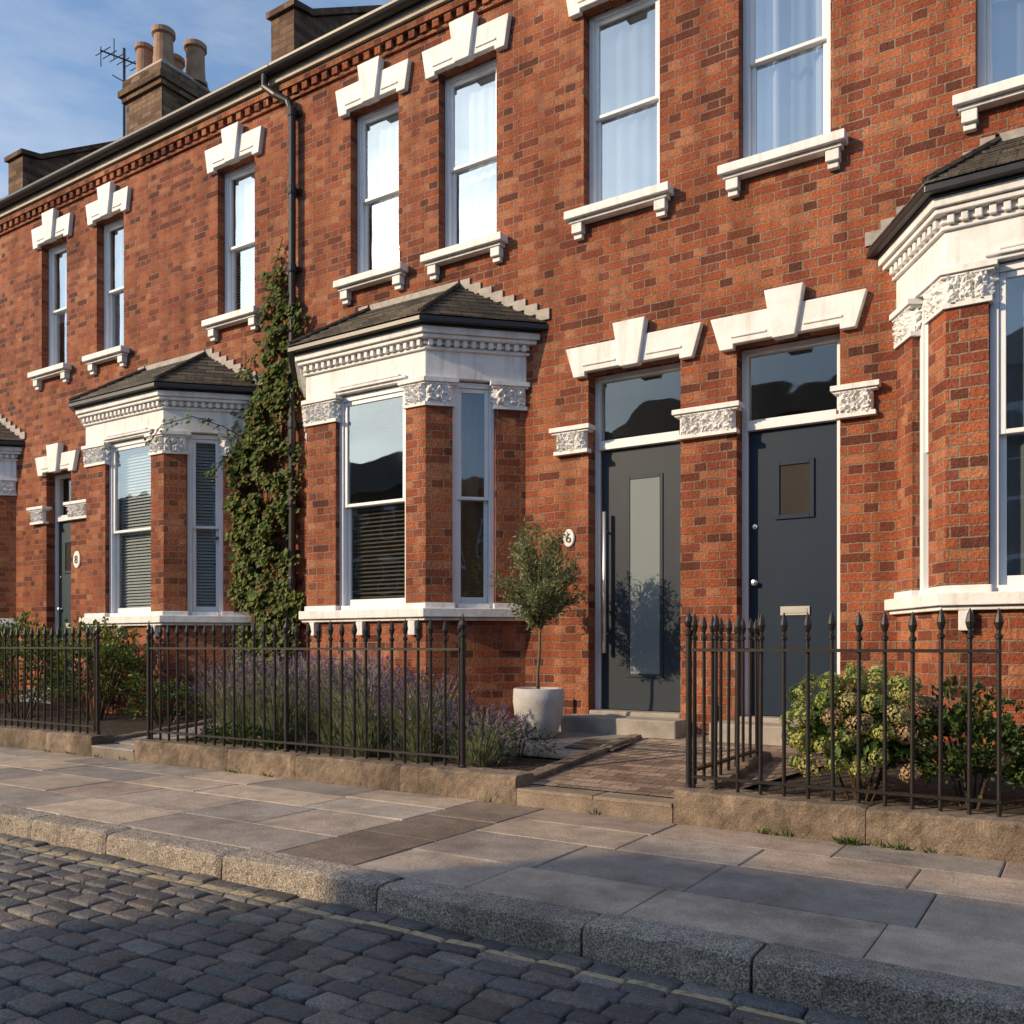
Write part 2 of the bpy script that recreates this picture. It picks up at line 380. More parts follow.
ZB0,ZS0,ZS1,ZC0,ZC1=-.1,1.22,1.33,3.16,3.40
def bay(h,xl,xr,sl,sr,dl,df,dr,P=.65,wfl=.39,wfr=.23,wsl=.24,wsr=.243,wel=.27,wer=.28):
    base=ccw([(xl-sl,.0),(xl,-P),(xr,-P),(xr+sr,.0)])
    b2=ccw([(xl-sl,.1),(xl-sl,.0),(xl,-P),(xr,-P),(xr+sr,.0),(xr+sr,.1)])
    W=h['walls']; T=h['trim']; C=h['capitals']
    W.prism(b2,ZB0,ZS0-.002)
    W.prism(offset(base,.03),ZB0,.52)
    T.prism(offset(base,.075),ZS0+.03,ZS1); T.prism(offset(base,.045),ZS0,ZS0+.028)
    for bx in (xl+.12,xr-.12,(xl+xr)/2):
        T.box(bx-.04,bx+.04,-P-.06,-P-.002,ZS0-.13,ZS0-.002)
    for sg,xc,s_,wf,ws,we in ((-1,xl,sl,wfl,wsl,wel),(1,xr,sr,wfr,wsr,wer)):
        Cn=Vector((xc,-P)); E=Vector((xc+sg*s_,0)); L=(E-Cn).length; d=(E-Cn)/L
        inn=Vector((-sg*P,s_))/L
        A=Vector((xc-sg*wf,-P)); B=Cn+d*ws; F=E-d*we
        pc=ccw([tuple(A),tuple(Cn),tuple(B),tuple(B+inn*.17),(A.x,A.y+.18)])
        pe=ccw([tuple(F),tuple(E),(E.x,.05),tuple(F+inn*.2)])
        for p in (pc,pe):
            W.prism(p,ZS1,ZC0+.01); capital(C,p,ZC0,ZC1)
            T.prism(offset(p,.02),ZS1-.001,ZS1+.05)
        wl=L-ws-we
        if sg==1: M=frame((B.x,B.y,ZS1),tuple(d),tuple(inn)); sash(h,M,wl,ZC1-ZS1-.01,.05,dr,glass='bay_glass')
        else: M=frame((F.x,F.y,ZS1),tuple(-d),tuple(inn)); sash(h,M,wl,ZC1-ZS1-.01,.05,dl,glass='bay_glass')
    x0=xl+wfl; x1=xr-wfr
    sash(h,frame((x0,-P,ZS1),(1,0),(0,1)),x1-x0,ZC1-ZS1-.01,.05,df,glass='bay_glass')
    T.prism(offset(base,.005),ZC1,3.69)
    T.box(x0-.02,x1+.02,-P-.028,-P-.004,3.425,3.45); T.box(x0+.06,x1-.06,-P-.028,-P-.004,3.452,3.475)
    T.prism(offset(base,.03),3.645,3.672); T.prism(offset(base,.085),3.735,3.77); T.prism(offset(base,.11),3.772,3.83)
    o=offset(base,.006); 
    for i in range(4):
        a=Vector(o[i]); b=Vector(o[(i+1)%4]); L=(b-a).length; d=(b-a)/L
        if Vector((d.y,-d.x)).y>.5: continue
        M=frame((a.x,a.y,0),tuple(d),(-d.y,d.x)); n=int(L/.075)
        for k in range(n):
            s0=(k+.25)*L/n; T.box(s0,s0+.042,-.055,.0,3.674,3.733,M)
    T.prism(offset(base,.03),3.692,3.734)
    Gt=h['gutter']; Gt.prism(offset(base,.125),3.831,3.845); Gt.prism(offset(base,.18),3.846,3.895)
    p=[q for q in offset(base,.17)]
    q0=min(p,key=lambda q:q[0]); q3=max(p,key=lambda q:q[0]); fr=sorted([q for q in p if q not in (q0,q3)],key=lambda q:q[0])
    def towall(a,b):
        t=(0.02-a[1])/(b[1]-a[1]); return (a[0]+(b[0]-a[0])*t,.02)
    q0=towall(fr[0],q0); q3=towall(fr[1],q3)
    r0=(xl+.25,.02,4.46); r1=(xr-.10,.02,4.46); z=3.91
    lower=[q0,fr[0],fr[1],q3]; top=[(r0[0],.02),(r0[0],.02),(r1[0],.02),(r1[0],.02)]
    K=9
    for k in range(K):
        ta=k/K; tb=(k+1.15)/K; tb=min(tb,1)
        za=z+(4.46-z)*ta+.014; zb=z+(4.46-z)*tb
        pa=[Vector(l).lerp(Vector(t_),ta) for l,t_ in zip(lower,top)]; pb=[Vector(l).lerp(Vector(t_),tb) for l,t_ in zip(lower,top)]
        for i in range(3):
            h['roof'].add([(*pa[i],za-.014),(*pa[i+1],za-.014),(*pa[i+1],za),(*pa[i],za)],[(0,1,2,3)])
            h['roof'].add([(*pa[i],za),(*pa[i+1],za),(*pb[i+1],zb),(*pb[i],zb)],[(0,1,2,3)])
    h['roof'].add([(*lower[0],z),(*lower[1],z),(*lower[2],z),(*lower[3],z)],[(3,2,1,0)])
    for a,b in (((*fr[0],z+.02),(r0[0],.0,4.47)),((*fr[1],z+.02),(r1[0],.0,4.47))):
        h['roof'].tube([a,b],.024,6)
    F=h['flashing']; F.box(r0[0]-.02,r1[0]+.02,-.018,-.003,4.43,4.50)
    for (xa,xb) in ((r1[0],q3[0]),(r0[0],q0[0])):
        n=8
        for k in range(n):
            t0=k/n;t1=(k+1)/n; a=xa+(xb-xa)*t0; b=xa+(xb-xa)*t1
            zt=4.50-(4.50-3.97)*t0; F.box(min(a,b)-.006,max(a,b)+.006,-.018-.0005*k,-.003,zt-.10,zt)
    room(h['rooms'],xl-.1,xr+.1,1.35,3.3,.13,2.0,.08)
    return (xl-.2,xr+.2,1.36,3.3)
def door(h,x0,x1,style,capL,capR):
    f=h['window_frames']; M=None
    f.box(x0+.002,x0+.05,.12,.22,.43,3.378); f.box(x1-.05,x1-.002,.12,.22,.43,3.378)
    f.box(x0+.051,x1-.051,.121,.219,3.33,3.377); f.box(x0+.051,x1-.051,.10,.219,2.72,2.80)
    h['fanlights'].add([(x0+.05,.165,2.80),(x1-.05,.165,2.80),(x1-.05,.165,3.33),(x0+.05,.165,3.33)],[(0,1,2,3)])
    room(h['rooms'],x0,x1,2.75,3.38,.256,1,.05)
    for c in (capL,capR):
        if c: 
            capital(h['capitals'],[(c[0],.0),(c[0],-.035),(c[1],-.035),(c[1],.0)],2.70,2.93)
    lintel(h,x0,x1,3.385,.23,.13,.20)
    h['doorstep'].box(x0-.12,x1+.08,-.30,-.003,.18,.395); h['doorstep'].box(x0+.004,x1-.004,0,.24,.2,.43)
    a=x0+.053;b=x1-.053; d=G(); e=h.e
    w=b-a
    d.box(a,b,.15,.19,.435,2.717)
    mt={'grey':M_doorgrey,'navy':M_doornavy,'teal':M_doorteal}[style]
    if style=='grey':
        ga=a+w*.37; gb=a+w*.74; z0=.75;z1=2.44
        for q in ((ga-.03,ga,z0-.03,z1+.03),(gb,gb+.03,z0-.03,z1+.03),(ga,gb,z0-.03,z0),(ga,gb,z1,z1+.03)): d.box(q[0],q[1],.141,.1495,q[2],q[3])
        g=G(); g.box(ga,gb,.1465,.1495,z0,z1); g.emit('frosted_panel',M_frost,e)
        s=G(); s.lathe([(.016,.93),(.016,2.17)],a+.06,.085,12)
        for zz in (1.1,2.0): s.tube([(a+.06,.085,zz),(a+.06,.15,zz)],.009,8)
        s.emit('bar_handle',M_steel,e,smooth=True)
    else:
        ga=a+w*.36; gb=a+w*.70; z0=2.03;z1=2.42
        for q in ((ga-.035,ga,z0-.035,z1+.035),(gb,gb+.035,z0-.035,z1+.035),(ga,gb,z0-.035,z0),(ga,gb,z1,z1+.035)): d.box(q[0],q[1],.136,.1495,q[2],q[3])
        g=G(); g.box(ga,gb,.1465,.1495,z0,z1); g.emit('door_light',M_glassdark,e)
        s=G(); s.box(a+w*.37,a+w*.70,.138,.1495,1.235,1.305); s.box(a+w*.40,a+w*.67,.133,.138,1.252,1.288)
        s.lathe([(.022,0),(.022,.006),(.010,.012),(.010,.03),(.022,.038),(.022,.045),(.0,.05)],0,0,14,Matrix.Translation((a+.05,.15,1.50))@Matrix.Rotation(math.radians(90),4,'X'))
        s.lathe([(.02,0),(.02,.012),(.0,.014)],0,0,14,Matrix.Translation((a+.05,.15,1.95))@Matrix.Rotation(math.radians(90),4,'X'))
        s.emit('letterbox_and_knob',M_brass,e)
    d.emit('front_door',mt,e,bevel=.003)
def eaves(h,x0,x1):
    c=h['corbels']; n=round((x1-x0)/.15); st=(x1-x0)/n
    for i in range(n):
        a=x0+st*(i+.25); c.box(a,a+.075,-.055,-.001,7.02,7.098)
    c.box(x0+.001,x1-.001,-.030,-.0012,6.985,7.0185)
    c.box(x0+.001,x1-.001,-.072,-.001,7.10,7.178)
    h['fascia'].box(x0+.001,x1-.001,-.105,.02,7.18,7.27)
    g=h['gutter']
    pts=[(-.165+.065*math.cos(math.pi+math.pi*k/8),7.325+.075*math.sin(math.pi+math.pi*k/8)) for k in range(9)]
    g.add([(x0,p[0],p[1]) for p in pts]+[(x1,p[0],p[1]) for p in pts],[tuple(range(9)),tuple(range(9,18))]+[(i,i+1,i+10,i+9) for i in range(8)]+[(8,0,9,17)])
    h['roof'].add([(x0,-.14,7.33),(x1,-.14,7.33),(x1,3.1,9.35),(x0,3.1,9.35),(x1,6.4,7.31),(x0,6.4,7.31)],[(0,1,2,3),(3,2,4,5)])
    h['walls'].add([(x0,6.25,-.1),(x1,6.25,-.1),(x1,6.25,7.35),(x0,6.25,7.35)],[(0,1,2,3)])
def parapet(h,x0,x1):
    pr=[(-.02,7.25),(-.02,7.98),(.25,8.03),(3.1,9.85),(6.3,7.8),(6.3,7.2)]
    n=len(pr); vs=[(x0,p[0],p[1]) for p in pr]+[(x1,p[0],p[1]) for p in pr]
    h['parapet'].add(vs,[tuple(range(n)),tuple(range(n,2*n))]+[(i,(i+1)%n,n+(i+1)%n,n+i) for i in range(n)])
    cp=[(-.06,7.985),(.24,8.035),(3.1,9.855),(3.1,9.92),(.22,8.10),(-.06,8.05)]
    n=6; vs=[(x0-.04,p[0],p[1]) for p in cp]+[(x1+.04,p[0],p[1]) for p in cp]
    h['parapet'].add(vs,[tuple(range(n)),tuple(range(n,2*n))]+[(i,(i+1)%n,n+(i+1)%n,n+i) for i in range(n)])
def plinth(h,segs):
    for a,b in segs: h['walls'].box(a,b,-.03,-.001,-.1,.52)
OPD=lambda x0,x1:(x0,x1,.2,3.385)
XAB=-2.635; XBC=-7.54; XCD=-13.0
A=House()
ops=[(-2.379,-1.669,4.8,6.58),(-.693,-.0,4.8,6.58),(.95,1.62,4.8,6.58),OPD(-2.395,-1.60)]
ops.append(bay(A,-.80,.69,.40,.65,'linen','linenside','linen',wfl=.245,wel=.26,wsl=.25))
facade(A['walls'],XAB,2.6,-.1,7.2,ops)
for o,dr in zip(ops[:3],('nethalf','netupper','net')): upper_window(A,o[0],o[1],dr)
door(A,-2.395,-1.60,'navy',(-2.86,-2.40),(-1.60,-1.36))
plinth(A,[(-2.634,-2.55),(-1.5,-1.21)])
eaves(A,XAB,2.6); parapet(A,2.4,2.75)
A.finish(M_brick)
B=House()
ops=[(-6.543,-5.89,4.8,6.58),(-5.383,-4.70,4.8,6.58),(-3.777,-3.056,4.8,6.58),OPD(-3.73,-2.87)]
ops.append(bay(B,-6.52,-5.03,.62,.65,'wood','wood','amber'))
facade(B['walls'],XBC,XAB,-.1,7.2,ops)
for o,dr in zip(ops[:3],('netupper','netupper','linen')): upper_window(B,o[0],o[1],dr)
door(B,-3.73,-2.87,'grey',(-4.03,-3.735),None)
plinth(B,[(-4.36,-3.87),(-2.78,-2.636)])
eaves(B,XBC,XAB); parapet(B,-7.72,-7.36)
B.finish(M_brick)
C=House()
ops=[(-12.37,-11.755,4.8,6.58),(-11.06,-10.47,4.8,6.58),(-8.647,-8.012,4.8,6.58),OPD(-12.25,-11.65)]
ops.append(bay(C,-10.25,-8.76,.65,.65,'blind','blind','blind'))
facade(C['walls'],XCD,XBC,-.1,7.2,ops)
for o,dr in zip(ops[:3],('netupper','nethalf','blindlow')): upper_window(C,o[0],o[1],dr)
door(C,-12.25,-11.65,'teal',(-12.55,-12.255),(-11.645,-11.22))
plinth(C,[(-12.9,-12.4),(-11.5,-10.95),(-8.05,-7.6)])
eaves(C,XCD,XBC); parapet(C,-13.2,-12.82)
C.finish(M_brick)
D=House()
ops=[(-16.2,-15.55,4.8,6.58),(-14.7,-14.1,4.8,6.58)]
ops.append(bay(D,-15.17,-13.68,.65,.65,'blind','linen','net'))
facade(D['walls'],-18.6,XCD,-.1,7.2,ops)
for o in ops[:2]: upper_window(D,o[0],o[1],'net')
eaves(D,-18.6,XCD); parapet(D,-18.7,-18.35)
D.finish(M_brick)
for hh,x in ((A,2.6),(D,-18.6)):
    g=G(); g.add([(x,0,-.1),(x,6.25,-.1),(x,6.25,7.3),(x,3.1,9.3),(x,0,7.2)],[(0,1,2,3,4)]); g.emit('gable_wall',M_brick,hh.e)
def number(txt,x,z,par,sz,mat):
    c=bpy.data.curves.new('house_number','FONT'); c.body=txt; c.size=sz; c.extrude=.003; c.align_x='CENTER'; c.materials.append(mat)
    o=bpy.data.objects.new('house_number',c); scene.collection.objects.link(o); o.location=(x,-.022,z); o.rotation_euler=(math.pi/2,0,0); o.parent=par
def plaque(x,z,r,par):
    g=G(); g.lathe([(r,0),(r,.010),(r*.88,.016)],0,0,24,Matrix.Translation((x,-.003,z))@Matrix.Rotation(math.radians(90),4,'X')@Matrix.Diagonal((.82,1.15,1,1))); g.emit('number_plaque',M_number,par)
plaque(-3.92,1.95,.070,B.e); number('6',-3.92,1.91,B.e,.12,M_iron)
plaque(-11.5,2.15,.10,C.e); number('8',-11.5,2.10,C.e,.15,M_iron)
# chimney
ch=empty('chimney_stack')
g=G(); x0,x1,y0,y1=-12.95,-12.05,1.7,2.6
g.box(x0,x1,y0,y1,7.6,9.62); g.box(x0-.05,x1+.05,y0-.05,y1+.05,9.621,9.70); g.box(x0-.09,x1+.09,y0-.09,y1+.09,9.701,9.80); g.box(x0-.04,x1+.04,y0-.04,y1+.04,9.801,9.96)
g.emit('stack',M_brick_dark,ch)
g=G(); g.prism([(x0,y0),(x1,y0),(x1,y1),(x0,y1)],9.96,10.05); g.emit('mortar_flaunching',M_lead,ch,bevel=.03)
g=G()
for px,py,s in ((-12.76,1.9,1.0),(-12.32,1.93,1.2),(-12.72,2.42,1.15),(-12.18,2.42,1.2)):
    zb=10.02; g.lathe([(.16*s,zb),(.16*s,zb+.06),(.135*s,zb+.09),(.125*s,zb+.28),(.12*s,zb+.46*s),(.15*s,zb+.48*s),(.15*s,zb+.54*s),(.125*s,zb+.56*s),(.095,zb+.56*s),(.08,zb+.4*s)],px,py,18)
g.emit('chimney_pots',M_clay,ch,smooth=False)
g=G(); ax,ay=-13.45,2.0
g.tube([(ax,ay,8.3),(ax,ay,10.85)],.024,6); g.tube([(ax-.05,ay-.40,10.62),(ax+.05,ay+.3,10.70)],.014,5)
for k in range(6):
    t=-.38+k*.12; g.tube([(ax-.20+.01*k,ay+t,10.63+t*.1),(ax+.20-.01*k,ay+t,10.63+t*.1)],.009,4)
g.tube([(ax-.18,ay-.3,10.45),(ax-.18,ay-.3,10.78)],.009,4); g.tube([(ax+.18,ay-.3,10.45),(ax+.18,ay-.3,10.78)],.009,4)
g.tube([(ax,ay-.22,10.3),(ax,ay+.22,10.3)],.01,4)
g.emit('tv_aerial',M_pipe)
# drainpipe
g=G(); X=-7.33
g.tube([(-7.66,-.165,7.27),(-7.66,-.165,7.14),(-7.52,-.14,7.02),(-7.38,-.09,6.93),(X,-.075,6.82),(X,-.075,.35),(X,-.14,.24)],.040,12)
for z in (6.75,5.9,5.05,4.2,3.35,2.5,1.65,.8):
    g.lathe([(.048,z),(.052,z+.02),(.052,z+.07),(.048,z+.09)],X,-.075,12); g.box(X-.075,X+.075,-.04,-.002,z+.02,z+.07)
g.tube([(X,-.075,3.18),(-7.6,-.06,3.23),(-8.05,-.06,3.28)],.024,8)
g.emit('drainpipe',M_pipe,smooth=False)
# ---------------------------------------------------------------- opposite terraces (unseen behind the camera, added for street shade and window reflections)
def opposite(xa,xb,yf,hgt,ridge):
    O=House(); Lx=xb-xa
    ops=[]; k=.9
    while k<Lx-1.4:
        for z in range(int(hgt//3)): ops.append((k,k+.95,1.0+3*z,2.7+3*z))
        k+=2.6
    facade(O['walls'],0,Lx,-.1,hgt,[])
    for o in ops:
        f=O['window_frames']
        f.box(o[0]-.06,o[1]+.06,-.03,-.002,o[2]-.08,o[2]); f.box(o[0]-.06,o[1]+.06,-.03,-.002,o[3],o[3]+.15)
        f.box(o[0]-.06,o[0],-.03,-.002,o[2],o[3]); f.box(o[1],o[1]+.06,-.03,-.002,o[2],o[3]); f.box(o[0],o[1],-.028,-.003,(o[2]+o[3])/2-.02,(o[2]+o[3])/2+.02)
        O['rooms'].add([(o[0],-.006,o[2]),(o[1],-.006,o[2]),(o[1],-.006,o[3]),(o[0],-.006,o[3])],[(0,1,2,3)])
    O['walls'].box(0,Lx,.01,9,-.1,hgt-.02)
    O['roof'].add([(0,-.1,hgt),(Lx,-.1,hgt),(Lx,4.5,ridge),(0,4.5,ridge),(Lx,9,hgt),(0,9,hgt)],[(0,1,2,3),(3,2,4,5),(0,3,5),(1,4,2)])
    O.e.location=(xb,yf,0); O.e.rotation_euler=(0,0,math.pi)
    O.finish(M_brick_opp)
opposite(-11.9,34,-15,6.6,8.8)
opposite(-75,-13,-32,9.5,12.5)  # unseen far terrace added to keep bright horizon sky out of bay glass
# ---------------------------------------------------------------- ground
g=G(); g.add([(-300,-300,-.24),(300,-300,-.24),(300,300,-.24),(-300,300,-.24)],[(0,1,2,3)]); g.emit('ground',M_ground)
road=empty('cobbled_road')
M_bed=brickmat('sett_bed',[(0,(.045,.044,.044)),(1,(.07,.068,.066))],(.028,.025,.022),bw=.2,rh=.11,ms=.012,bd=.02,soot=False)
g=G(); g.add([(-60,-11.5,-.132),(40,-11.5,-.132),(40,-4.14,-.132),(-60,-4.14,-.132)],[(0,1,2,3)]); g.emit('road_bed',M_bed,road)
g=G(); y=-4.158; row=0
PAL=[(.11,.104,.101),(.135,.126,.118),(.09,.087,.086),(.16,.145,.128),(.13,.11,.097),(.094,.097,.104),(.185,.168,.15),(.135,.112,.10),(.078,.075,.075)]
while y>-9.2:
    dy=U(.088,.118); x=-17+R()*.2
    while x<6:
        dx=U(.12,.225); gp=.0045
        xa,xb,ya,yb=x+gp,x+dx-gp,y-dy+gp,y-gp
        wv=.014*math.sin(x*1.1+row*.05)
        top=-.112+U(-.006,.006)+.006*noise.noise(Vector((x*1.5,y*1.5,0)))
        c=random.choice(PAL); k=U(.75,1.25); c=(c[0]*k,c[1]*k,c[2]*k)
        def ring(i,ch,z):
            j=lambda:U(-.003,.003)
            return [(xa+i+ch+j(),ya+i+j()+wv,z),(xb-i-ch+j(),ya+i+j()+wv,z),(xb-i+j(),ya+i+ch+j()+wv,z),(xb-i+j(),yb-i-ch+j()+wv,z),(xb-i-ch+j(),yb-i+j()+wv,z),(xa+i+ch+j(),yb-i+j()+wv,z),(xa+i+j(),yb-i-ch+j()+wv,z),(xa+i+j(),ya+i+ch+j()+wv,z)]
        tx,ty=U(-.03,.03),U(-.05,.05)
        vs=ring(0,.008,-.14)+ring(.0005,.008,top-.010)+ring(.004,.009,top-.003)+ring(.011,.008,top)
        cx,cy=(xa+xb)/2,(ya+yb)/2
        vs=[(v[0],v[1],v[2]+((v[0]-cx)*tx+(v[1]-cy)*ty if q>7 else 0)) for q,v in enumerate(vs)]
        vs.append((cx+U(-.02,.02),cy+wv,top+U(-.002,.002)))
        fs=[(r*8+i,r*8+(i+1)%8,(r+1)*8+(i+1)%8,(r+1)*8+i) for r in range(3) for i in range(8)]+[(24+i,24+(i+1)%8,32) for i in range(8)]
        g.add(vs,fs,None,c); x+=dx
    y-=dy; row+=1
g.emit('setts',M_sett,road,smooth=True,recalc=False,uv=False)
kerb=G()
ks=[-2.52,-1.55,-.93,.05,.95,1.9,2.8,3.7,4.6,5.6]; q=-2.52
while q>-17: q-=U(.7,1.05); ks.insert(0,q)
for a,b in zip(ks[:-1],ks[1:]):
    k=U(.85,1.15); c=(.32*k,.28*k,.235*k); dz=U(-.005,.005); n=max(2,int((b-a)/.03)); ph=U(0,50); fy=U(-.004,.004)
    prof=[(-3.985,-.16),(-3.985,dz),(-4.03,dz+.001),(-4.08,dz),(-4.122,dz-.001),(-4.142,dz-.006),(-4.150,dz-.016),(-4.153,-.045),(-4.155,-.08),(-4.157,-.16)]
    vs=[];fs=[];m=len(prof)
    for i in range(n+1):
        t=(i/n); xx=a+.005+(b-a-.010)*t
        pin=.010 if i in(0,n) else 0
        for j,p in enumerate(prof):
            jj=noise.noise(Vector((xx*9+ph,j*1.3,2)))*.006+noise.noise(Vector((xx*33+ph,j*2.3,5)))*.003
            vs.append((xx,p[0]+fy+jj*(1 if j>2 else .3)+(pin if p[0]<-4.1 else 0),p[1]+(jj*.7-pin if p[1]>-.1 else 0)))
    for i in range(n):
        for j in range(m-1): fs.append((i*m+j,i*m+j+1,(i+1)*m+j+1,(i+1)*m+j))
    fs.append(tuple(range(m))); fs.append(tuple(n*m+j for j in range(m)))
    kerb.add(vs,fs,None,c)
kerb.emit('kerb',M_kerb,None,smooth=False,uv=False)
pv=empty('pavement')
g=G(); g.box(-60,-17.2,-4.155,-3.985,-.16,0,col=(.2,.185,.165)); g.box(5.65,40,-4.155,-3.985,-.16,0,col=(.2,.185,.165))
g.emit('outer_kerb',M_kerb,pv)
g=G(); g.add([(-60,-3.985,-.012),(40,-3.985,-.012),(40,-2.0,-.012),(-60,-2.0,-.012)],[(0,1,2,3)]); g.emit('joint_sand',M_soil,pv)
g=G(); SP=[(.44,.36,.285),(.39,.325,.27),(.36,.315,.275),(.48,.39,.305),(.37,.29,.235),(.31,.28,.255),(.43,.345,.275),(.32,.28,.245)]
def slabrow(g,y0,y1,xa,xb,wmin,wmax,pal=SP,gap=.006,zf=lambda x,y:0.0,dz=.002):
    x=xa
    while x<xb-.05:
        w=U(wmin,wmax); x2=min(x+w,xb)
        if xb-x2<wmin*.5: x2=xb
        k=U(.8,1.12); c=random.choice(pal); c=tuple(v*k for v in c); d=U(-dz,dz); i=gap/2; e=.006
        P4=[(x+i,y0+i),(x2-i,y0+i),(x2-i,y1-i),(x+i,y1-i)]; Q=[(x+i+e,y0+i+e),(x2-i-e,y0+i+e),(x2-i-e,y1-i-e),(x+i+e,y1-i-e)]
        z=lambda p:zf(*p)
        vs=[(*p,z(p)-.02) for p in P4]+[(*p,z(p)+d-.004) for p in P4]+[(*p,z(p)+d+U(-.0015,.0015)) for p in Q]
        fs=[(r*4+j,r*4+(j+1)%4,(r+1)*4+(j+1)%4,(r+1)*4+j) for r in range(2) for j in range(4)]+[(8,9,10,11)]
        g.add(vs,fs,None,c); x=x2
rows=[-3.985,-3.55,-3.02,-2.62,-2.262]
for a,b in zip(rows[:-1],rows[1:]):
    slabrow(g,a,b,-17.5,-3.32,.55,1.05); slabrow(g,a,b,-2.82,6,.55,.95)
SD=[(.21,.165,.13),(.24,.19,.15)]
for a,b in ((-3.985,-3.35),(-3.35,-2.80),(-2.80,-2.262)): slabrow(g,a,b,-3.32,-2.82,.49,.5,pal=SD,dz=.001)
g.emit('flagstones',M_slab,pv,recalc=False,uv=False)
g=G(); g.box(-60,-17.5,-3.985,-2.262,-.1,-.003,col=(.24,.2,.16)); g.box(6,40,-3.985,-2.262,-.1,-.003,col=(.24,.2,.16)); g.emit('outer_flags',M_slab,pv)
zg=lambda x,y:.28+y*.08
g=G(); g.add([(-18.6,-2.05,zg(0,-2.05)-.03),(2.6,-2.05,zg(0,-2.05)-.03),(2.6,0.02,.25),(-18.6,0.02,.25)],[(0,1,2,3)])
g.emit('garden_soil',M_soil)
path=empty('garden_path')
g=G(); g.add([(-3.04,-2.08,zg(0,-2.08)-.004),(-1.90,-2.08,zg(0,-2.08)-.004),(-1.5,-.9,zg(0,-.9)-.004),(-1.5,-.0,zg(0,0)-.004),(-3.04,.0,zg(0,0)-.004)],[(0,1,2,3,4)])
g.emit('paving',M_paver,path)
g=G()
slabrow(g,-2.262,-2.07,-3.035,-1.995,.5,.55,zf=lambda x,y:.105,pal=[(.36,.29,.215)])
g.box(-3.035,-1.995,-2.255,-2.075,-.05,.088,col=(.28,.22,.17))
PG=[(.33,.30,.265),(.29,.265,.24)]
slabrow(g,-1.25,-.75,-4.36,-3.16,.5,.6,zf=lambda x,y:zg(x,y)+.004,pal=PG); slabrow(g,-.75,-.03,-4.36,-3.16,.55,.62,zf=lambda x,y:zg(x,y)+.004,pal=PG)
slabrow(g,-2.262,-2.05,-7.575,-6.955,.6,.62,zf=lambda x,y:.10,pal=PG)
g.box(-7.574,-6.956,-2.255,-2.045,-.05,.083,col=(.26,.22,.18))
y=-2.05
while y<-.05:
    slabrow(g,y,y+.4,-7.575,-6.955,.6,.62,zf=lambda x,y:zg(x,y)-.005,pal=PG); y+=.4
g.emit('stone_flags',M_slab,path,recalc=False,uv=False)
g=G(); g.box(-3.42,-3.0,-.98,-.62,.0,.012); o=g.emit('doormat',M_mat,None,bevel=.004); o.rotation_euler=(math.atan(.08),0,0); o.location=(.0,0,zg(0,0)+.006)
def stones(g,x0,x1,y0,y1,z0,z1,zf=None,along='x',seg=1.0,c0=(.22,.17,.125)):
    p=x0 if along=='x' else y0; end=x1 if along=='x' else y1
    while p<end-.02:
        q=min(end,p+seg*U(.7,1.3)); 
        if end-q<.3: q=end
        n=max(2,int((q-p)/.04)); k=U(.88,1.12); c=tuple(v*k for v in c0)
        a,b=(y0,y1) if along=='x' else (x0,x1); hz=z1+U(-.004,.004)
        prof=[(0,0),(0,.25),(0,.5),(0,.75),(0,.93),(.06,1.0),(.35,1.01),(.65,1.01),(.94,1.0),(1,.93),(1,.7),(1,.35),(1,0)]
        vs=[];fs=[];m=len(prof)
        for i in range(n+1):
            s_=p+.002+(q-p-.004)*i/n; e=.007 if i in (0,n) else 0
            for j,(u,v) in enumerate(prof):
                t=a+(b-a)*u; xx,yy=(s_,t) if along=='x' else (t,s_)
                zb=z0; zt=hz
                if zf: zt=zf(xx,yy)+hz
                z=zb+(zt-zb)*v
                nz=noise.noise(Vector((xx*11,yy*11,z*11)))*.008+noise.noise(Vector((xx*30,yy*30,z*30)))*.006
                off=(nz-e)*(1 if u>.5 else -1)
                if along=='x': yy+=off
                else: xx+=off
                if v>.9: z+=nz-e
                vs.append((xx,yy,z))
        for i in range(n):
            for j in range(m-1): fs.append((i*m+j,i*m+j+1,(i+1)*m+j+1,(i+1)*m+j))
        fs.append(tuple(range(m))); fs.append(tuple(n*m+j for j in range(m)))
        g.add(vs,fs,None,c); p=q
def gwall(x0,x1,rets=()):
    g=G(); stones(g,x0,x1,-2.26,-2.03,-.02,.18)
    for a,b,y1,h in rets: stones(g,a,b,-2.025,y1,-.02,h,zf=zg,along='y')
    g.emit('garden_wall',M_gwall,None,smooth=False,uv=False)
gwall(-6.95,-3.04,[(-3.16,-3.045,-.35,.035),(-6.945,-6.85,-.1,.03)])
gwall(-1.99,2.6,[(-1.985,-1.86,-.8,.05)])
gwall(-18.6,-7.58,[(-7.68,-7.585,-.1,.03)])
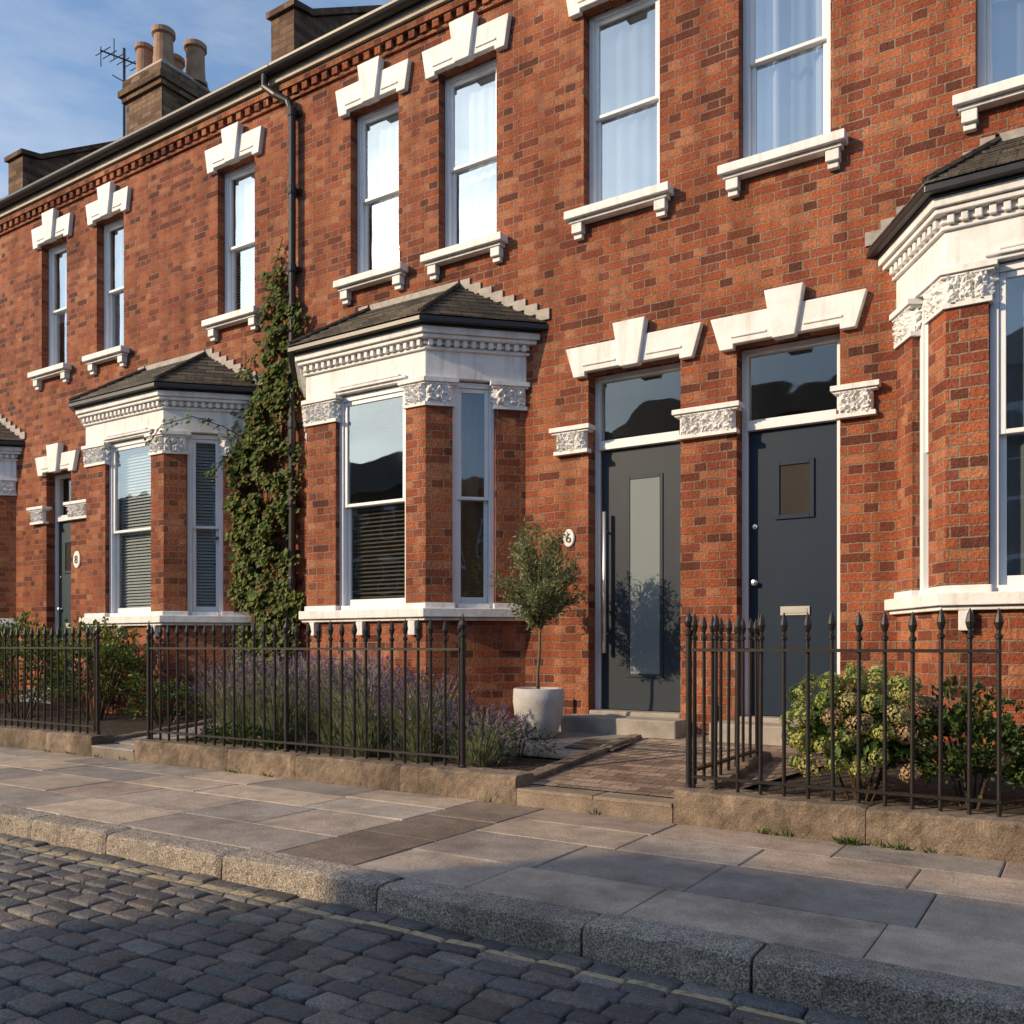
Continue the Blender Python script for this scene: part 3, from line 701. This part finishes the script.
def railing(runs,posts):
    g=G()
    for (xa,ya,xb,yb,zb,n) in runs:
        for i in range(n+1):
            t=i/n; x=xa+(xb-xa)*t; y=ya+(yb-ya)*t
            top=1.175+U(-.008,.008); r=.0108
            tl=(U(-.006,.006),U(-.006,.006))
            M=Matrix(((1,0,tl[0],-tl[0]*zb),(0,1,tl[1],-tl[1]*zb),(0,0,1,0),(0,0,0,1)))
            g.lathe([(r,zb),(r,top-.15),(.018,top-.145),(.018,top-.130),(.010,top-.123),(.010,top-.105),(.015,top-.095),(.021,top-.068),(.013,top-.03),(.0015,top)],x,y,8,M)
        d=Vector((xb-xa,yb-ya)).normalized(); L=math.hypot(xb-xa,yb-ya)
        M=frame((xa,ya,0),tuple(d),(-d.y,d.x))
        g.box(-.01,L+.01,-.018,.018,.963,.980,M); g.box(-.01,L+.01,-.018,.018,zb+.075,zb+.090,M)
    for x,y,zb in posts:
        g.lathe([(.024,zb),(.024,zb+.03),(.0175,zb+.04),(.0175,1.05),(.025,1.06),(.025,1.08),(.012,1.09),(.012,1.10),(.023,1.115),(.026,1.135),(.018,1.16),(.007,1.18),(.003,1.21),(.0,1.215)],x,y,12)
    g.emit('iron_railing',M_iron,None,smooth=False,uv=False)
YR=-2.145
def npk(L,s): return max(1,round(L/s))
railing([(-6.86,YR,-3.56,YR,.17,npk(3.30,.118))],[(-6.90,YR,.165),(-3.53,YR,.165),(-5.2,YR+.0,.165)])
railing([(-1.91,YR,-.38,YR,.17,npk(1.53,.128)),(-1.93,YR+.07,-1.93,-.95,.20,npk(1.1,.13))],[(-1.94,YR,.165),(-1.93,-.9,.2)])
railing([(-18,YR,-7.70,YR,.17,npk(10.3,.118))],[(-7.655,YR,.165),(-12.5,YR,.165)])
# ---------------------------------------------------------------- plants
def leaf(g,p,d,nrm,l,w,c):
    d=d.normalized(); s=d.cross(nrm)
    if s.length<1e-4: s=d.cross(Vector((1,.3,.2)))
    s.normalize(); up=s.cross(d)
    m=p+d*l*.45
    g.add([p,m+s*w/2+up*w*.12,p+d*l,m-s*w/2+up*w*.12],[(0,1,2,3)],None,c)
def rv(): 
    while True:
        v=Vector((U(-1,1),U(-1,1),U(-1,1)))
        if .05<v.length<1: return v.normalized()
def cvar(c,k=.3):
    f=U(1-k,1+k); h=U(-.1,.1); return (c[0]*f*(1+h),c[1]*f,c[2]*f*(1-h))
def bush(name,cx,cy,zb,rx,ry,h,n,l,w,cols,lump=.25,parent=None,stems=14):
    g=G()
    for _ in range(n):
        v=rv(); 
        if v.z<-.5: v.z*=-.6
        rr=1+lump*noise.noise(v*2.2+Vector((cx,cy,0)))*2
        r=rr*(U(.55,1.0)**.5)
        p=Vector((cx+v.x*rx*r,cy+v.y*ry*r,zb+h*.48+v.z*h*.52*r))
        if p.z<zb+.02: p.z=zb+U(.02,.15)
        dens=noise.noise(p*7)
        if dens<-.18: continue
        d=(v+rv()*.9+Vector((0,0,.3))); c=random.choice(cols); sh=.65+.6*max(0,dens+.3)
        leaf(g,p,d,rv()*.6+v,l*U(.6,1.2),w*U(.7,1.2),cvar(tuple(q*sh for q in c)))
    for _ in range(stems):
        a=rv(); g.tube([(cx+a.x*rx*.15,cy+a.y*ry*.15,zb-.03),(cx+a.x*rx*.5,cy+a.y*ry*.5,zb+h*.5),(cx+a.x*rx*.8,cy+a.y*ry*.8,zb+h*.8)],[.009,.006,.003],5,col=(.10,.07,.045))
    return g.emit(name,M_leaf,parent,recalc=False,uv=False)
GR=[(.06,.11,.025),(.085,.145,.03),(.05,.09,.03),(.10,.155,.04)]
YG=[(.14,.19,.035),(.18,.22,.04),(.11,.17,.03)]
bush('green_shrub',-10.6,-1.25,.15,.85,.5,1.12,5000,.06,.03,GR+YG)
bush('green_shrub',-9.35,-1.1,.15,.75,.45,1.08,4400,.06,.03,YG+YG+GR)
bush('green_shrub',-12.2,-1.2,.15,.8,.5,1.0,3500,.07,.035,GR)
bush('green_shrub',-8.25,-1.0,.15,.35,.4,.45,1400,.05,.025,GR)
bush('green_shrub',-.56,-1.58,.13,.28,.26,.62,4200,.040,.024,GR)
bush('green_shrub',-.02,-1.5,.13,.34,.3,.50,2600,.05,.026,GR)
bush('green_shrub',.9,-1.4,.13,.5,.4,.7,2600,.06,.03,GR)
# hydrangea: mophead flowers outside, leaves between and beneath
g=G(); hx,hy,hz=-1.12,-1.64,.13
heads=[]
for _ in range(7000):
    v=rv()
    if v.z<-.6: continue
    k=.92+.26*noise.noise(v*2.3+Vector((4,0,1)))
    p=Vector((hx+v.x*.40*k,hy+v.y*.34*k,hz+.375+v.z*.36*k))
    if p.z<hz+.08: continue
    if all((p-q).length>.112 for q,_ in heads): heads.append((p,v))
for _ in range(2400):
    v=rv(); v.z=abs(v.z)*1.1-.3; r=U(.4,.90)
    p=Vector((hx+v.x*.37*r,hy+v.y*.32*r,hz+.35+v.z*.35*r)); 
    leaf(g,p,v*.6+rv(),v+rv()*.5,U(.05,.08),U(.03,.045),cvar(random.choice([(.07,.13,.025),(.10,.17,.03),(.05,.10,.025)])))
for p,v in heads:
    base=random.choice([(.44,.46,.14),(.38,.44,.12),(.50,.45,.20),(.50,.36,.21),(.34,.42,.11),(.46,.48,.17),(.30,.38,.09)]); rr=U(.054,.072); sq=Vector((U(.9,1.1),U(.9,1.1),U(.8,.95)))
    for k in range(330):
        w=rv()
        if w.dot(v)<-.6: continue
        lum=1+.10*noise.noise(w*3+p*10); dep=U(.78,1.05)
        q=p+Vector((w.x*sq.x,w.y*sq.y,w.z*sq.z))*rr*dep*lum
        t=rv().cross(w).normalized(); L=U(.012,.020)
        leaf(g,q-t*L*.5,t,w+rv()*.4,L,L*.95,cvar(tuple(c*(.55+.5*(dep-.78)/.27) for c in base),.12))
for k in range(12):
    v=rv(); g.tube([(hx+v.x*.06,hy+v.y*.06,hz-.02),(hx+v.x*.2,hy+v.y*.2,hz+.3),(hx+v.x*.3,hy+v.y*.25,hz+.45)],[.008,.006,.004],5,col=(.12,.08,.05))
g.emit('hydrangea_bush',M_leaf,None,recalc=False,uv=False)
def lavender(cx,cy,zb,r,h,n):
    g=G()
    for _ in range(n*2):
        a=U(0,6.28); q=r*math.sqrt(R())*.8; p=Vector((cx+q*math.cos(a),cy+q*math.sin(a),zb+U(0,h*.55)))
        leaf(g,p,Vector((math.cos(a)*.6,math.sin(a)*.6,1))+rv()*.5,rv(),U(.05,.10),.008,cvar(random.choice([(.15,.19,.11),(.12,.16,.08),(.18,.20,.14)])))
    for _ in range(n):
        a=U(0,6.28); q=math.sqrt(R()); b=Vector((cx+.25*r*q*math.cos(a),cy+.25*r*q*math.sin(a),zb))
        hh=h*U(.62,1.08)*(1-.25*q*q); t=Vector((cx+r*1.1*q*math.cos(a)+U(-.05,.05),cy+r*1.1*q*math.sin(a)+U(-.05,.05),zb+hh))
        m=(b+t)/2+Vector((0,0,.06)); c=cvar((.17,.20,.11),.25)
        for s,e in ((b,m),(m,t)):
            sd=Vector((.0024,0,0)); g.add([s-sd,s+sd,e+sd*.8,e-sd*.8],[(0,1,2,3)],None,c)
        d=(t-m).normalized(); col=cvar(random.choice([(.22,.14,.28),(.25,.18,.30),(.19,.13,.23),(.28,.22,.28),(.20,.18,.16)]),.25)
        L=U(.05,.085)
        for k in range(5):
            pp=t+d*(L*k/5); w=.014*(1-.12*k)
            for _k in range(2): leaf(g,pp,rv()*.8+d,rv(),w*1.6,w,col)
    return g
for (x,y,r,h,n) in [(-6.45,-1.55,.36,.74,330),(-5.85,-1.62,.38,.76,360),(-5.35,-1.45,.36,.78,330),(-4.85,-1.65,.36,.70,340),(-4.3,-1.6,.34,.62,320),(-6.2,-1.05,.34,.75,240),(-5.5,-1.0,.34,.75,240),(-3.75,-1.62,.30,.40,200),(-6.75,-1.2,.25,.6,160)]:
    lavender(x,y,zg(x,y)-.03,r,h,n).emit('lavender_bush',M_leaf,None,recalc=False,uv=False)
bush('low_green_plant',-3.62,-1.35,.14,.28,.22,.28,900,.045,.012,[(.10,.13,.07),(.13,.15,.09)],stems=4)
bush('low_green_plant',-4.7,-1.0,.17,.5,.22,.35,1200,.05,.02,GR,stems=4)
bush('low_green_plant',-6.1,-1.85,.10,.5,.12,.22,900,.05,.02,GR,stems=4)
# olive tree in pot
ol=empty('potted_olive_tree'); ox,oy=-3.86,-.63; oz=zg(0,oy)+.006
g=G(); g.lathe([(.12,oz),(.15,oz+.02),(.195,oz+.16),(.212,oz+.30),(.208,oz+.40),(.195,oz+.41),(.185,oz+.40),(.185,oz+.35)],ox,oy,36); g.emit('planter',M_pot,ol,smooth=True)
g=G(); g.lathe([(.184,oz+.33),(.17,oz+.36)],ox,oy,24); g.emit('soil',M_soil,ol)
g=G(); lg=G(); tp=Vector((ox+.015,oy,1.16))
g.tube([(ox,oy,oz+.34),(ox-.012,oy+.005,.75),(ox+.012,oy,.95),tp],[.017,.014,.012,.011],8)
for k in range(64):
    v=rv(); v.z=v.z*.9+.1; e=Vector((ox+v.x*.32,oy+v.y*.32,1.52+v.z*.40)); e+=rv()*.04
    mid=tp.lerp(e,.5)+Vector((0,0,.05))+rv()*.04
    g.tube([tp+Vector((0,0,U(-.05,.2))),mid,e],[.006,.004,.0015],5)
    for s in range(110):
        t=U(.3,1.08); q=(mid.lerp(e,(t-.5)*2) if t>.5 else tp.lerp(mid,t*2))+rv()*U(0,.065)
        leaf(lg,q,(e-tp).normalized()*.7+rv()*.8,rv(),U(.035,.06),U(.011,.015),cvar(random.choice([(.18,.22,.10),(.24,.27,.16),(.12,.16,.06),(.21,.23,.09)]),.3))
g.emit('trunk',M_bark,ol,smooth=True); lg.emit('crown',M_leaf,ol,recalc=False,uv=False)
# ivy
g=G()
def ivd(x,z):
    c=-7.84+.12*math.sin(z*1.7)+ (.18 if z>3.6 else 0); w=.72 if z<3.3 else max(.24,.72-.30*(z-3.3))
    w*=1+.7*noise.noise(Vector((z*2.5,x*1.5,0)))
    return 1-abs(x-c)/w
IV=[(.09,.14,.028),(.11,.17,.032),(.06,.105,.02),(.15,.18,.045),(.16,.11,.035),(.12,.16,.03)]
cnt=0
while cnt<8200:
    x=U(-8.65,-6.95); z=U(.4,5.15)
    dv=ivd(x,z)
    if dv<0 or R()>dv*1.7: continue
    if noise.noise(Vector((x*4.5,z*3.5,3)))<-.12-.25*max(0,dv-.5): continue
    if noise.noise(Vector((x*11,z*8,8)))<(-.12 if z>3.3 else -.28): continue
    dep=(.05+.12*max(0,min(1,dv*1.4))*(1 if z<3.4 else .5))
    y=-U(.01,dep)-.02; y-=.10*max(0,noise.noise(Vector((x*6,z*6,0))))
    d=Vector((U(-.8,.8),-.35,-U(.2,1))); leaf(g,Vector((x,y,z)),d,Vector((U(-.7,.7),-1,U(-.1,.8))),U(.04,.085),U(.04,.075),cvar(random.choice(IV),.35)); cnt+=1
for path_ in ([(-8.0,-.1,3.3),(-8.2,-.28,3.45),(-8.45,-.5,3.55),(-8.62,-.78,3.42),(-8.74,-.86,3.2)],[(-7.9,-.1,3.5),(-8.05,-.18,3.3),(-8.2,-.3,3.05),(-8.3,-.4,2.85)],[(-7.6,-.05,4.4),(-7.7,-.05,4.8),(-7.62,-.05,5.2),(-7.5,-.05,5.5)],[(-8.0,-.05,3.4),(-8.15,-.05,3.9),(-8.1,-.04,4.3)],[(-7.5,-.1,2.5),(-7.25,-.08,2.7),(-7.2,-.06,3.2)],[(-7.5,-.1,3.4),(-7.2,-.05,3.7),(-7.15,-.05,4.1)]):
    g.tube(path_,.005,4,col=(.09,.06,.04))
    for a,b in zip(path_[:-1],path_[1:]):
        for _ in range(24):
            p=Vector(a).lerp(Vector(b),R())+rv()*.05; p.y=min(p.y,-.015)
            leaf(g,p,Vector((U(-.8,.8),-.4,-U(.1,1))),Vector((U(-.5,.5),-1,.3)),U(.03,.07),U(.03,.06),cvar(random.choice(IV),.35))
for k in range(16):
    x=U(-8.1,-7.45); pts=[(x,-.02,.25)]
    for j in range(7): x+=U(-.09,.09); pts.append((x,-.03,.25+.55*(j+1)))
    g.tube(pts,[.012,.011,.010,.009,.008,.006,.005,.003],5,col=(.10,.07,.045))
g.emit('climbing_ivy',M_leaf,None,recalc=False,uv=False)
g=G()
def tuft(x,y,z,n,s,w=.3):
    for _ in range(n): leaf(g,Vector((x+U(-s,s),y+U(-s*w,s*w),z)),Vector((U(-1,1),U(-1,.3),U(.4,1.4))),rv(),U(.02,.06),U(.006,.014),cvar(random.choice(GR+YG)))
tuft(-1.04,-2.30,.0,80,.05)
tuft(-.8,-2.285,0,30,.04)
for _ in range(16): tuft(U(-9,1),-2.28,0,7,.02)
g.emit('pavement_weeds',M_leaf,None,recalc=False,uv=False)
# ---------------------------------------------------------------- light
el,az=math.radians(23),math.radians(40)
sd=Vector((-math.sin(az)*math.cos(el),-math.cos(az)*math.cos(el),math.sin(el)))
su=bpy.data.lights.new('sun','SUN'); su.energy=5.0; su.angle=math.radians(.6); su.color=(1,.75,.48)
so=bpy.data.objects.new('sun',su); scene.collection.objects.link(so); so.rotation_euler=sd.to_track_quat('Z','Y').to_euler(); so.location=(-10,-20,20)
w=bpy.data.worlds.new('World'); scene.world=w; w.use_nodes=True; nt=w.node_tree
bg=nt.nodes['Background']; sk=nt.nodes.new('ShaderNodeTexSky'); sk.sky_type='NISHITA'; sk.sun_disc=False
sk.sun_elevation=el; sk.sun_rotation=math.radians(220); sk.dust_density=1.0; sk.air_density=1.0
tc=nt.nodes.new('ShaderNodeTexCoord'); mp=nt.nodes.new('ShaderNodeMapping'); mp.inputs['Scale'].default_value=(1.2,1.2,4.5); mp.inputs['Rotation'].default_value=(.2,.1,.5)
nt.links.new(tc.outputs['Generated'],mp.inputs[0])
n_=nt.nodes.new('ShaderNodeTexNoise'); n_.inputs['Scale'].default_value=1.6; n_.inputs['Detail'].default_value=7; n_.inputs['Roughness'].default_value=.62; nt.links.new(mp.outputs[0],n_.inputs['Vector'])
f=ramp(nt,n_.outputs['Fac'],[(.46,g3(.04)),(.82,g3(.6))])
tint=mul(nt,sk.outputs[0],(1.10,1.32,1.50),1.0)
mx=nt.nodes.new('ShaderNodeMix'); mx.data_type='RGBA'; nt.links.new(f,mx.inputs[0]); nt.links.new(tint.outputs[2],mx.inputs[6]); mx.inputs[7].default_value=(6.4,6.5,6.4,1)
nt.links.new(mx.outputs[2],bg.inputs[0]); bg.inputs[1].default_value=.145
cd=bpy.data.cameras.new('camera'); cam=bpy.data.objects.new('camera',cd); scene.collection.objects.link(cam)
cam.location=(0,-7,1.0); cam.rotation_euler=(math.pi/2,0,math.radians(32.9)); cd.sensor_width=36; cd.lens=900/1024*36; cd.shift_y=(645-512)/1024; cd.clip_end=1000; cd.clip_start=.05
scene.camera=cam
